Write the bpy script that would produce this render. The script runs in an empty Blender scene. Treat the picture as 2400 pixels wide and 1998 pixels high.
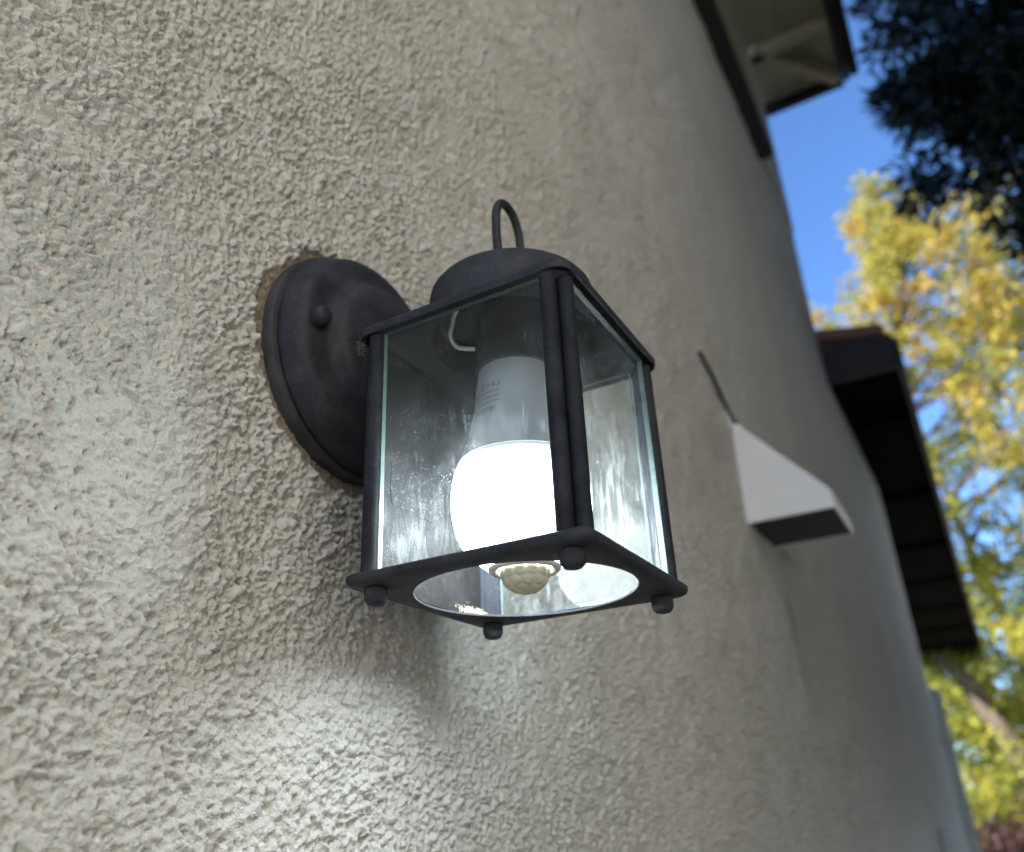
import bpy, bmesh, math, random
import numpy as np
from mathutils import Vector, Matrix

random.seed(7)
rng = np.random.default_rng(7)
SC = bpy.context.scene
COL = SC.collection
R_ = math.radians

# ------------------------------------------------------------------ camera
# x runs along the house wall (away from the viewer), y into the wall, z up;
# the origin is the centre of the lantern's base plate.
ROWS = ((0.494912, -0.867948, -0.041581), (0.352059, 0.244037, -0.903604), (0.794428, 0.432566, 0.426345))
CAM = (-0.323182, -0.172674, -0.089341)
cd = bpy.data.cameras.new('camera')
cam = bpy.data.objects.new('camera', cd)
COL.objects.link(cam)
r, d, f = (Vector(v) for v in ROWS)
M4 = Matrix(((r.x, -d.x, -f.x, CAM[0]), (r.y, -d.y, -f.y, CAM[1]), (r.z, -d.z, -f.z, CAM[2]), (0, 0, 0, 1)))
cam.matrix_world = M4
cd.sensor_width = 36.0
cd.sensor_fit = 'HORIZONTAL'
cd.lens = 28.795
cd.clip_start = 0.01
cd.clip_end = 2000
cd.dof.use_dof = True
cd.dof.focus_distance = 0.350
cd.dof.aperture_fstop = 7.2
SC.camera = cam

# ------------------------------------------------------------------ sky, sun, exposure
SUN = Vector((-0.70, 0.50, 0.50)).normalized()
world = bpy.data.worlds.new('World')
SC.world = world
world.use_nodes = True
wn = world.node_tree
sky = wn.nodes.new('ShaderNodeTexSky')
sky.sky_type = 'NISHITA'
sky.sun_disc = False
sky.sun_elevation = math.asin(SUN.z)
sky.sun_rotation = math.atan2(SUN.x, SUN.y)
sky.air_density = 1.0
sky.dust_density = 0.1
sky.ozone_density = 8.0
sky.altitude = 1500.0
wn.links.new(sky.outputs[0], wn.nodes['Background'].inputs[0])
wn.nodes['Background'].inputs[1].default_value = 0.138

sl = bpy.data.lights.new('sun', 'SUN')
sl.energy = 5.0
sl.angle = R_(0.5)
sl.color = (1.0, 0.93, 0.82)
so = bpy.data.objects.new('sun', sl)
so.rotation_euler = (-SUN).to_track_quat('-Z', 'Y').to_euler()
COL.objects.link(so)

SC.view_settings.view_transform = 'Standard'
SC.view_settings.look = 'None'
SC.view_settings.gamma = 1.0
SC.view_settings.use_curve_mapping = False
SC.view_settings.exposure = 1.45
SC.render.engine = 'CYCLES'
SC.cycles.use_denoising = True
SC.cycles.max_bounces = 10
SC.cycles.transparent_max_bounces = 24
SC.cycles.sample_clamp_indirect = 8.0

# ------------------------------------------------------------------ materials
class NT:
    def __init__(s, name):
        s.m = bpy.data.materials.new(name)
        s.m.use_nodes = True
        s.t = s.m.node_tree
        s.t.nodes.clear()
        s.out = s.t.nodes.new('ShaderNodeOutputMaterial')
    def n(s, kind, **kw):
        x = s.t.nodes.new('ShaderNode' + kind)
        for k, v in kw.items():
            setattr(x, k, v)
        return x
    def l(s, a, b):
        s.t.links.new(a, b)
    def set(s, node, key, v):
        if hasattr(v, 'is_linked') or hasattr(v, 'links'):
            s.l(v, node.inputs[key])
        else:
            node.inputs[key].default_value = v
    def coord(s, scale=None):
        c = s.n('TexCoord').outputs['Object']
        if scale is None:
            return c
        mp = s.n('Mapping')
        s.l(c, mp.inputs['Vector'])
        mp.inputs['Scale'].default_value = scale
        return mp.outputs[0]
    def noise(s, vec, scale, detail=4, rough=0.6, dist=0.0):
        x = s.n('TexNoise')
        s.l(vec, x.inputs['Vector'])
        x.inputs['Scale'].default_value = scale
        x.inputs['Detail'].default_value = detail
        x.inputs['Roughness'].default_value = rough
        x.inputs['Distortion'].default_value = dist
        return x.outputs['Fac']
    def ramp(s, fac, stops):
        x = s.n('ValToRGB')
        el = x.color_ramp.elements
        while len(el) < len(stops):
            el.new(0.5)
        for e, (p, c) in zip(el, stops):
            e.position = p
            e.color = c if len(c) == 4 else (*c, 1)
        s.l(fac, x.inputs[0])
        return x.outputs[0]
    def math(s, op, a, b=0.0, c=None):
        x = s.n('Math', operation=op)
        for i, v in enumerate((a, b) if c is None else (a, b, c)):
            if isinstance(v, (int, float)):
                x.inputs[i].default_value = v
            else:
                s.l(v, x.inputs[i])
        return x.outputs[0]
    def mixc(s, fac, a, b, mode='MIX'):
        x = s.n('MixRGB', blend_type=mode)
        for k, v in (('Fac', fac), ('Color1', a), ('Color2', b)):
            if isinstance(v, tuple):
                x.inputs[k].default_value = v if len(v) == 4 else (*v, 1)
            elif isinstance(v, (int, float)):
                x.inputs[k].default_value = v
            else:
                s.l(v, x.inputs[k])
        return x.outputs[0]
    def bump(s, h, strength, dist):
        x = s.n('Bump')
        x.inputs['Strength'].default_value = strength
        x.inputs['Distance'].default_value = dist
        s.l(h, x.inputs['Height'])
        return x.outputs[0]
    def bsdf(s, color, rough=0.5, metal=0.0, spec=0.5, normal=None):
        p = s.n('BsdfPrincipled')
        for k, v in (('Base Color', color), ('Roughness', rough), ('Metallic', metal), ('Specular IOR Level', spec)):
            if isinstance(v, tuple):
                p.inputs[k].default_value = v if len(v) == 4 else (*v, 1)
            elif isinstance(v, (int, float)):
                p.inputs[k].default_value = v
            else:
                s.l(v, p.inputs[k])
        if normal is not None:
            s.l(normal, p.inputs['Normal'])
        return p
    def mixs(s, fac, a, b):
        x = s.n('MixShader')
        if isinstance(fac, (int, float)):
            x.inputs[0].default_value = fac
        else:
            s.l(fac, x.inputs[0])
        s.l(a, x.inputs[1])
        s.l(b, x.inputs[2])
        return x.outputs[0]
    def done(s, sh):
        s.l(sh if not hasattr(sh, 'outputs') else sh.outputs[0], s.out.inputs['Surface'])
        return s.m

def m_stucco():
    n = NT('stucco')
    c = n.coord()
    big = n.noise(c, 3.0, 5, 0.6)
    mid = n.noise(c, 40.0, 4, 0.6)
    col = n.ramp(big, [(0.3, (0.62, 0.61, 0.565)), (0.7, (0.72, 0.71, 0.665))])
    col = n.mixc(n.math('MULTIPLY', n.ramp(mid, [(0.35, (0, 0, 0)), (0.75, (1, 1, 1))]), 0.35), col, (0.56, 0.535, 0.48))
    at = n.n('Attribute', attribute_name='bare')
    brown = n.ramp(n.noise(c, 260.0, 5, 0.7), [(0.25, (0.13, 0.10, 0.075)), (0.75, (0.42, 0.36, 0.28))])
    col = n.mixc(at.outputs['Fac'], col, brown)
    st = n.n('Attribute', attribute_name='stain')
    col = n.mixc(st.outputs['Fac'], col, (0.30, 0.23, 0.16))
    h = n.math('ADD', n.noise(c, 420.0, 4, 0.65), n.math('MULTIPLY', n.noise(c, 170.0, 3, 0.6), 1.6))
    return n.done(n.bsdf(col, 0.9, 0, 0.25, n.bump(h, 1.0, 0.0018)))

def m_iron(name='black_iron', base=(0.014, 0.0155, 0.021), hi=(0.042, 0.045, 0.056), speck=1.0, spec=0.33):
    n = NT(name)
    c = n.coord()
    a = n.noise(c, 45.0, 6, 0.65)
    b = n.noise(c, 700.0, 3, 0.6)
    col = n.ramp(a, [(0.35, base), (0.75, hi)])
    col = n.mixc(n.math('MULTIPLY', n.ramp(b, [(0.62, (0, 0, 0)), (0.78, (0.35, 0.35, 0.35))]), speck), col, (0.12, 0.115, 0.11))
    dustn = n.ramp(n.noise(c, 130.0, 6, 0.75, 0.4), [(0.52, (0, 0, 0)), (0.72, (0.5, 0.5, 0.5))])
    col = n.mixc(n.math('MULTIPLY', dustn, 0.55 * speck), col, (0.10, 0.10, 0.105))
    ro = n.ramp(a, [(0.3, (0.55, 0.55, 0.55)), (0.8, (0.80, 0.80, 0.80))])
    return n.done(n.bsdf(col, ro, 0.0, spec, n.bump(n.math('ADD', b, n.math('MULTIPLY', n.noise(c, 160, 3, .6), 1.2)), 0.25, 0.0006)))

def m_paint(name, col, col2, rough=0.6, scale=6.0, bump=0.1, bd=0.004, spec=0.4):
    n = NT(name)
    c = n.coord()
    k = n.noise(c, scale, 6, 0.65)
    return n.done(n.bsdf(n.ramp(k, [(0.3, col), (0.75, col2)]), rough, 0, spec, n.bump(n.noise(c, scale * 8, 4, 0.6), bump, bd)))

def m_pane(seed, k=1.0):
    n = NT('dusty_glass')
    tc = n.n('TexCoord').outputs['Object']
    mp = n.n('Mapping')
    n.l(tc, mp.inputs['Vector'])
    mp.inputs['Location'].default_value = (seed * 1.3, seed * 2.1, seed * 0.7)
    c = mp.outputs[0]
    sep = n.n('SeparateXYZ')
    n.l(tc, sep.inputs[0])
    # film of dust, wiped in streaks; splashes gather low on the pane
    low = n.n('MapRange')
    n.l(sep.outputs['Z'], low.inputs['Value'])
    low.inputs['From Min'].default_value = 0.085
    low.inputs['From Max'].default_value = 0.008
    mp2 = n.n('Mapping')
    n.l(c, mp2.inputs['Vector'])
    mp2.inputs['Scale'].default_value = (1, 1, 0.22)
    streak = n.ramp(n.noise(mp2.outputs[0], 170.0, 6, 0.7, 0.8), [(0.46, (0, 0, 0)), (0.72, (1, 1, 1))])
    cloud = n.ramp(n.noise(c, 34.0, 5, 0.62), [(0.42, (0, 0, 0)), (0.68, (1, 1, 1))])
    smear = n.math('MULTIPLY', n.math('MULTIPLY', streak, cloud), low.outputs[0])
    vo = n.n('TexVoronoi', feature='F1')
    n.l(c, vo.inputs['Vector'])
    vo.inputs['Scale'].default_value = 950.0
    speck = n.ramp(vo.outputs['Distance'], [(0.12, (1, 1, 1)), (0.24, (0, 0, 0))])
    keep = n.ramp(n.noise(c, 110.0, 4, 0.7), [(0.48, (0, 0, 0)), (0.66, (1, 1, 1))])
    scr = n.n('Mapping'); n.l(c, scr.inputs['Vector']); scr.inputs['Scale'].default_value = (1, 1, .08); scr.inputs['Rotation'].default_value = (.35, .3, .4)
    scratch = n.math('MULTIPLY', n.ramp(n.noise(scr.outputs[0], 420.0, 2, .5, .3), [(.70, (0, 0, 0)), (.74, (1, 1, 1))]), cloud)
    speck = n.math('MULTIPLY', speck, keep)
    film = n.math('MULTIPLY', n.math('POWER', n.noise(c, 30.0, 5, 0.7), 2.0), 0.09)
    dust = n.math('ADD', film, n.math('ADD', n.math('MULTIPLY', smear, 0.38), n.math('ADD', n.math('MULTIPLY', scratch, 0.10), n.math('MULTIPLY', speck, 0.42))))
    dust = n.math('MINIMUM', n.math('MULTIPLY', dust, k), 0.75)
    tr = n.n('BsdfTransparent')
    tr.inputs[0].default_value = (0.93, 0.965, 0.955, 1)
    gl = n.n('BsdfGlossy')
    gl.inputs['Roughness'].default_value = 0.015
    fr = n.n('Fresnel')
    fr.inputs['IOR'].default_value = 1.5
    clear = n.mixs(n.math('MULTIPLY', fr.outputs[0], 0.4), tr.outputs[0], gl.outputs[0])
    di = n.n('BsdfDiffuse')
    di.inputs[0].default_value = (0.72, 0.76, 0.78, 1)
    tl = n.n('BsdfTranslucent')
    tl.inputs[0].default_value = (0.72, 0.76, 0.78, 1)
    return n.done(n.mixs(dust, clear, n.mixs(0.5, di.outputs[0], tl.outputs[0])))

def m_inner_face():
    n = NT('inner_glass_face')
    tr = n.n('BsdfTransparent')
    tr.inputs[0].default_value = (0.97, 0.985, 0.98, 1)
    di = n.n('BsdfDiffuse')
    di.inputs[0].default_value = (0.7, 0.74, 0.76, 1)
    return n.done(n.mixs(n.math('MULTIPLY', n.noise(n.coord(), 200, 4, .7), 0.006), tr.outputs[0], di.outputs[0]))

def m_glass_edge():
    n = NT('cut_glass_edge')
    c = n.coord()
    k = n.noise(c, 300.0, 5, 0.7)
    di = n.n('BsdfTranslucent')
    n.l(n.ramp(k, [(0.3, (0.16, 0.30, 0.26)), (0.75, (0.62, 0.82, 0.76))]), di.inputs[0])
    df = n.n('BsdfDiffuse')
    df.inputs[0].default_value = (0.30, 0.42, 0.38, 1)
    gl = n.n('BsdfGlossy')
    gl.inputs['Roughness'].default_value = 0.2
    tr = n.n('BsdfTransparent')
    tr.inputs[0].default_value = (0.6, 0.8, 0.74, 1)
    return n.done(n.mixs(0.25, n.mixs(0.12, n.mixs(0.5, di.outputs[0], df.outputs[0]), gl.outputs[0]), tr.outputs[0]))

def m_emit(name, col, strength):
    n = NT(name)
    e = n.n('Emission')
    e.inputs[0].default_value = (*col, 1)
    e.inputs[1].default_value = strength
    return n.done(e)

def m_diffuser():
    # the LED board faces the tip, so the frosted globe is dimmer towards its rim
    n = NT('lit_diffuser')
    sep = n.n('SeparateXYZ')
    n.l(n.n('TexCoord').outputs['Object'], sep.inputs[0])
    mr = n.n('MapRange')
    n.l(sep.outputs['Z'], mr.inputs['Value'])
    mr.inputs['From Min'].default_value = 0.0625
    mr.inputs['From Max'].default_value = 0.048
    st_ = n.math('MULTIPLY_ADD', n.math('POWER', mr.outputs[0], 2.5), 16.0, 0.20)
    e = n.n('Emission')
    e.inputs[0].default_value = (0.83, 0.94, 1.0, 1)
    n.l(st_, e.inputs[1])
    return n.done(e)

def m_plastic(name, col, rough=0.35, trans=0.0):
    n = NT(name)
    p = n.bsdf(n.ramp(n.noise(n.coord(), 60, 4, .6), [(0.3, tuple(x * 0.93 for x in col)), (0.7, col)]), rough, 0, 0.4)
    if trans:
        t = n.n('BsdfTranslucent')
        t.inputs[0].default_value = (*col, 1)
        return n.done(n.mixs(trans, p.outputs[0], t.outputs[0]))
    return n.done(p)

def m_leaf(name, rough=0.45, trans=0.35, spec=0.3):
    n = NT(name)
    at = n.n('Attribute', attribute_name='tint')
    col = n.mixc(n.math('MULTIPLY', n.noise(n.coord(), 25, 3, .6), 0.3), at.outputs['Color'], (0.05, 0.05, 0.02))
    p = n.bsdf(col, rough, 0, spec)
    t = n.n('BsdfTranslucent')
    n.l(at.outputs['Color'], t.inputs[0])
    return n.done(n.mixs(trans, p.outputs[0], t.outputs[0]))

MAT = {
    'stucco': m_stucco(),
    'iron': m_iron(),
    'iron_rim': m_iron('dusty_iron', (0.026, 0.026, 0.029), (0.075, 0.072, 0.074)),
    'iron_post': m_iron('matt_iron', (0.014, 0.0155, 0.020), (0.036, 0.039, 0.048), 0.8, 0.10),
    'edge': m_glass_edge(),
    'inner_face': m_inner_face(),
    'edge_dark': m_paint('shaded_glass_edge', (0.012, 0.02, 0.018), (0.035, 0.05, 0.046), 0.3, 200, 0.2, 0.0003),  # same cut glass, with shade put into a darker colour
    'panel': m_iron('dusty_panel', (0.010, 0.0098, 0.0096), (0.024, 0.023, 0.0225), 0.5, 0.08),
    'diffuser': m_diffuser(),
    'bulb_body': m_plastic('white_plastic', (0.31, 0.31, 0.325), 0.4),
    'sensor': m_plastic('sensor_plastic', (0.62, 0.56, 0.42), 0.4),
    'sensor_ring': m_plastic('ring_plastic', (0.62, 0.58, 0.50), 0.4),
    'ink': m_plastic('grey_ink', (0.07, 0.075, 0.085), 0.6),
    'porcelain': m_plastic('socket_black', (0.02, 0.02, 0.022), 0.4),
    'cap_shade': m_paint('shaded_cap_inside', (0.006, 0.006, 0.007), (0.014, 0.014, 0.015), 0.8, 60, 0.2, 0.0005, 0.2),  # shade inside the cap, put into a near-black colour
    'wire': m_plastic('wire_white', (0.62, 0.62, 0.55), 0.4),
    'enamel': m_paint('white_enamel', (0.70, 0.69, 0.66), (0.78, 0.77, 0.74), 0.45, 20, 0.05, 0.001),
    'vent_dark': m_paint('vent_shade_and_cable', (0.018, 0.017, 0.016), (0.035, 0.033, 0.03), 0.6, 20),  # near-black so the hood's open underside looks shaded; the cable shares it
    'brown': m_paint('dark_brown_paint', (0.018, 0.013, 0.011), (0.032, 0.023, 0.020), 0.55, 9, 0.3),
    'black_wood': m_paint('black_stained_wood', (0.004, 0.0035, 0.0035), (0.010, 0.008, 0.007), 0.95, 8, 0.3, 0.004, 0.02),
    'cream': m_paint('cream_paint', (0.40, 0.37, 0.25), (0.52, 0.49, 0.35), 0.7, 5, 0.2),
    'roof': m_paint('roof_tile', (0.20, 0.10, 0.07), (0.30, 0.16, 0.11), 0.85, 4, 0.4, 0.02),
    'pipe': m_paint('pale_pipe_paint', (0.50, 0.50, 0.40), (0.60, 0.60, 0.49), 0.5, 6, 0.1),
    'ground': m_paint('dark_ground', (0.045, 0.042, 0.03), (0.09, 0.08, 0.06), 0.9, 0.7, 0.5, 0.02, 0.2),  # unseen ground kept dark so little light bounces up
    'bounce_pale': m_paint('pale_bounce_render', (0.70, 0.62, 0.47), (0.78, 0.70, 0.54), 0.9, 1.5, 0.2),
    'bounce_pale': m_paint('pale_bounce_render', (0.80, 0.75, 0.65), (0.87, 0.82, 0.72), 0.9, 1.5, 0.2),  # pale coat of the added bounce surfaces
    'blocker_core': m_paint('blocker_twigs', (0.012, 0.016, 0.009), (0.03, 0.036, 0.018), 0.9, 6, 0.6, 0.05),  # dark body of the added light-blocking hedges
    'concrete': m_paint('pale_bounce_slab', (0.42, 0.39, 0.33), (0.55, 0.51, 0.44), 0.9, 2.0, 0.3, 0.01, 0.2),
    'bark': m_paint('bark', (0.08, 0.06, 0.045), (0.20, 0.16, 0.12), 0.9, 14, 0.6, 0.02),
    'leaf_yellow': m_leaf('autumn_leaf', 0.5, 0.45),
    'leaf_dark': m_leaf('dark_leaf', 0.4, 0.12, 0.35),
    'fluff': m_paint('dry_fluff', (0.50, 0.44, 0.30), (0.74, 0.68, 0.52), 0.9, 300, 0.1),
    'lint': m_paint('dark_lint', (0.06, 0.05, 0.04), (0.20, 0.16, 0.12), 0.9, 300, 0.1),
}

# ------------------------------------------------------------------ helpers
def link(o, parent=None):
    COL.objects.link(o)
    if parent is not None:
        o.parent = parent
    return o

def mesh_np(name, verts, faces, mat, parent=None, smooth=True, fast_quads=False):
    me = bpy.data.meshes.new(name)
    if fast_quads:
        v = np.asarray(verts, np.float32)
        q = np.asarray(faces, np.int32)
        k = q.shape[1]
        me.vertices.add(len(v))
        me.vertices.foreach_set('co', v.ravel())
        me.loops.add(q.size)
        me.loops.foreach_set('vertex_index', q.ravel())
        me.polygons.add(len(q))
        me.polygons.foreach_set('loop_start', np.arange(0, q.size, k, dtype=np.int32))
        me.update(calc_edges=True)
    else:
        me.from_pydata([tuple(map(float, p)) for p in verts], [], [tuple(map(int, p)) for p in faces])
        me.update()
    for m in (mat if isinstance(mat, (list, tuple)) else [mat]):
        me.materials.append(MAT[m] if isinstance(m, str) else m)
    me.polygons.foreach_set('use_smooth', np.full(len(me.polygons), smooth, dtype=bool))
    return link(bpy.data.objects.new(name, me), parent)

def empty(name, loc=(0, 0, 0)):
    o = bpy.data.objects.new(name, None)
    o.location = loc
    o.empty_display_size = 0.05
    return link(o)

def tag(o, label=None, cat=None, group=None, kind=None):
    for k, v in (('label', label), ('category', cat), ('group', group), ('kind', kind)):
        if v:
            o[k] = v
    return o

def loops_mesh(loops, close=True, cap0=False, cap1=False):
    """loops: list of (N,3) closed rings joined one after another."""
    n = len(loops[0])
    v = np.concatenate([np.asarray(l, float) for l in loops])
    F = []
    for i in range(len(loops) - 1):
        for j in range(n):
            k = (j + 1) % n
            F.append((i * n + j, i * n + k, (i + 1) * n + k, (i + 1) * n + j))
    if cap0:
        F.append(tuple(range(n - 1, -1, -1)))
    if cap1:
        b = (len(loops) - 1) * n
        F.append(tuple(range(b, b + n)))
    return v, F

def merge(parts):
    V, F, off = [], [], 0
    for v, f in parts:
        V.append(np.asarray(v, float))
        F += [tuple(i + off for i in q) for q in f]
        off += len(v)
    return np.concatenate(V), F

def circle(r, z, n=64):
    a = np.linspace(0, 2 * math.pi, n, endpoint=False)
    return np.c_[r * np.cos(a), r * np.sin(a), np.full(n, z)]

def rsquare(h, cr, z, n=224):
    """rounded square outline sampled so that corner arcs get enough points."""
    out = []
    k = n // 4
    for q in range(4):
        a0 = q * math.pi / 2
        c, s = math.cos(a0), math.sin(a0)
        pts = []
        m = 12
        for i in range(m):
            a = (i / (m - 1)) * math.pi / 2
            pts.append((h - cr + cr * math.cos(a), h - cr + cr * math.sin(a)))
        for i in range(k - m):
            t = (i + 1) / (k - m + 1)
            pts.append(((h - cr) * (1 - 2 * t), h))
        for x, y in pts:
            out.append((x * c - y * s, x * s + y * c, z))
    return np.array(out)

def ang_circle(ref, r, z):
    a = np.arctan2(ref[:, 1], ref[:, 0])
    return np.c_[r * np.cos(a), r * np.sin(a), np.full(len(ref), z)]

def lathe(prof, n=64, cap0=False, cap1=False):
    return loops_mesh([circle(r, z, n) for r, z in prof], cap0=cap0, cap1=cap1)

def box(x0, x1, y0, y1, z0, z1, bev=0.0):
    if bev <= 0:
        v = [(x, y, z) for x in (x0, x1) for y in (y0, y1) for z in (z0, z1)]
        f = [(0, 1, 3, 2), (4, 6, 7, 5), (0, 4, 5, 1), (2, 3, 7, 6), (0, 2, 6, 4), (1, 5, 7, 3)]
        return np.array(v, float), f
    b = bev
    def ring(e, z):
        return np.array([(x0 + b + e, y0 + e, z), (x1 - b - e, y0 + e, z), (x1 - e, y0 + b + e, z), (x1 - e, y1 - b - e, z),
                         (x1 - b - e, y1 - e, z), (x0 + b + e, y1 - e, z), (x0 + e, y1 - b - e, z), (x0 + e, y0 + b + e, z)])
    return loops_mesh([ring(b * .7, z0), ring(0, z0 + b), ring(0, z1 - b), ring(b * .7, z1)], cap0=True, cap1=True)

def tube(path, rad, n=12, caps=True):
    P = [Vector(p) for p in path]
    rads = rad if isinstance(rad, (list, tuple, np.ndarray)) else [rad] * len(P)
    loops = []
    up = None
    for i, p in enumerate(P):
        t = (P[min(i + 1, len(P) - 1)] - P[max(i - 1, 0)]).normalized()
        if up is None:
            up = t.orthogonal().normalized()
        up = (up - t * up.dot(t)).normalized()
        s = t.cross(up)
        loops.append(np.array([p + (up * math.cos(a) + s * math.sin(a)) * rads[i] for a in np.linspace(0, 2 * math.pi, n, endpoint=False)]))
    return loops_mesh(loops, cap0=caps, cap1=caps)

def spline(pts, k=8):
    P = np.array(pts, float)
    Q = np.vstack([2 * P[0] - P[1], P, 2 * P[-1] - P[-2]])
    out = []
    for i in range(1, len(Q) - 2):
        for t in np.linspace(0, 1, k, endpoint=False):
            a, b, c, d_ = Q[i - 1], Q[i], Q[i + 1], Q[i + 2]
            out.append(.5 * (2 * b + (c - a) * t + (2 * a - 5 * b + 4 * c - d_) * t * t + (3 * b - 3 * c + d_ - a) * t ** 3))
    out.append(P[-1])
    return np.array(out)

def obj(name, vf, mat, parent=None, smooth=True, angle=None):
    o = mesh_np(name, vf[0], vf[1], mat, parent, smooth)
    if smooth and angle is not None:
        bm = bmesh.new()
        bm.from_mesh(o.data)
        bmesh.ops.recalc_face_normals(bm, faces=bm.faces)
        for e in bm.edges:
            if len(e.link_faces) == 2 and e.calc_face_angle(0) > R_(angle):
                e.smooth = False
        bm.to_mesh(o.data)
        bm.free()
    return o

# ------------------------------------------------------------------ value noise for relief
def hsh(ix, iz, seed):
    h = (ix.astype(np.int64) * 374761393 + iz.astype(np.int64) * 668265263 + seed * 1442695041) & 0xffffffff
    h = ((h ^ (h >> 13)) * 1274126177) & 0xffffffff
    h = ((h ^ (h >> 16)) * 2246822519) & 0xffffffff
    h = h ^ (h >> 15)
    return (h & 0xffffff) / float(0x1000000)

def vnoise(x, z, cell, seed):
    X, Z = x / cell, z / cell
    i, j = np.floor(X), np.floor(Z)
    u, v = X - i, Z - j
    u, v = u * u * (3 - 2 * u), v * v * (3 - 2 * v)
    a, b = hsh(i, j, seed), hsh(i + 1, j, seed)
    c, d_ = hsh(i, j + 1, seed), hsh(i + 1, j + 1, seed)
    return (a * (1 - u) + b * u) * (1 - v) + (c * (1 - u) + d_ * u) * v

def blobs(x, z, cell, seed, rmin=.45, rmax=.85, prob=.9, power=.7):
    X, Z = x / cell, z / cell
    i, j = np.floor(X), np.floor(Z)
    out = np.zeros_like(x)
    for di in (-1, 0, 1):
        for dj in (-1, 0, 1):
            a, b = i + di, j + dj
            cx = a + .5 + .95 * (hsh(a, b, seed) - .5)
            cz = b + .5 + .95 * (hsh(a, b, seed + 1) - .5)
            rr = rmin + (rmax - rmin) * hsh(a, b, seed + 2) ** 1.5
            am = .35 + .65 * hsh(a, b, seed + 3)
            am = np.where(hsh(a, b, seed + 4) < prob, am, 0)
            th = hsh(a, b, seed + 5) * math.pi
            el = .65 + .35 * hsh(a, b, seed + 6)
            dx, dz = X - cx, Z - cz
            p = dx * np.cos(th) + dz * np.sin(th)
            q = (-dx * np.sin(th) + dz * np.cos(th)) / el
            v = am * np.clip(1 - (p * p + q * q) / (rr * rr), 0, None) ** power
            out = np.maximum(out, v)
    return out

WALL_Y = 0.110
PLATE = (0.0, 0.148)     # x, z of the lantern's back plate on the wall

def relief(x, z, sp):
    """height of the sprayed stucco out of the wall plane; sp = local grid spacing."""
    w = .0016
    xw = x + w * (vnoise(x, z, .006, 91) - .5) * 2
    zw = z + w * (vnoise(x, z, .006, 92) - .5) * 2
    patch = np.clip((vnoise(x, z, .030, 11) + .5 * vnoise(x, z, .011, 12) - .40) * 2.0, .40, 1)
    b1 = blobs(xw, zw, .0034, 21, .40, .80, .88, .55)
    b2 = blobs(xw, zw, .0021, 31, .42, .78, .85, .55)
    b3 = blobs(xw, zw, .0085, 41, .35, .6, .35)
    h = .0036 * b1 * patch + .0019 * b2 * (.45 + .55 * patch) + .0020 * b3 - .0016
    h -= .0038 * blobs(xw, zw, .0060, 81, .18, .40, .6, .8)
    h += .0024 * (vnoise(x, z, .05, 51) - .5) + .0010 * (vnoise(x, z, .016, 52) - .5) + .00022 * vnoise(x, z, .0013, 53)
    rr = np.hypot(x - PLATE[0], z - PLATE[1])
    ang = np.arctan2(z - PLATE[1], x - PLATE[0])
    edge = .0735 + .005 * (vnoise(ang * .05 + 3, rr * 0, .012, 61) - .5) + .0055 * (vnoise(x, z, .005, 62) - .5)
    bare = np.clip((edge - rr) / .0012 + .5, 0, 1)
    hb = -.0022 + .0012 * vnoise(x, z, .0022, 63) + .0006 * vnoise(x, z, .001, 64)
    h = h * (1 - bare) + hb * bare
    return h, bare

# ------------------------------------------------------------------ ground
gv, gf = [], []
NG = 40
gx = np.linspace(-1, 1, NG + 1)
gx = np.sign(gx) * (np.abs(gx) ** 3) * 600
for xx in gx:
    for yy in gx:
        gv.append((xx, yy, -1.72))
for i in range(NG):
    for j in range(NG):
        gf.append((i * (NG + 1) + j, (i + 1) * (NG + 1) + j, (i + 1) * (NG + 1) + j + 1, i * (NG + 1) + j + 1))
tag(mesh_np('ground', gv, gf, 'ground'), 'dark unseen ground beneath the house wall', kind='structure')

v, f_ = box(1.1, 12.5, -1.5, .10, -1.77, -1.716)  # pale slab added to bounce light up the far wall
tag(mesh_np('path', v, f_, 'concrete', None, False), 'unseen pale slab added to bounce light onto the far wall', kind='structure')

# ------------------------------------------------------------------ house
X_LEFT = -1.0
X_END, X_WING, Z_WING, Z_TOP, Z_G = 2.93, 4.42, 1.44, 2.93, -1.72
house = tag(empty('house', (0, 0.11, Z_G)), 'cream stucco house wall filling the picture, with dark trim and eaves', 'house')

def hchild(o):
    o.parent = house
    o.matrix_parent_inverse = Matrix.Translation((0, -0.11, -Z_G))
    return o

def graded(a, fine0, fine1, b, s, g0, g1):
    mid = list(np.arange(fine0, fine1, s))
    up, p, st = [], fine1, s
    while p < b:
        up.append(p)
        st = s * (1 + (p - fine1) / g1)
        p += st
    up.append(b)
    dn, p = [], fine0
    while p > a:
        st = s * (1 + (fine0 - p) / g0)
        p -= st
        dn.append(max(p, a))
    return np.array(sorted(set(np.round(dn + mid + up, 7))))

xs = graded(X_LEFT, -0.25, 0.15, X_WING, 0.00086, 0.010, 0.13)
zs = graded(Z_G, -0.15, 0.30, Z_TOP, 0.00086, 0.02, 0.17)
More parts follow.
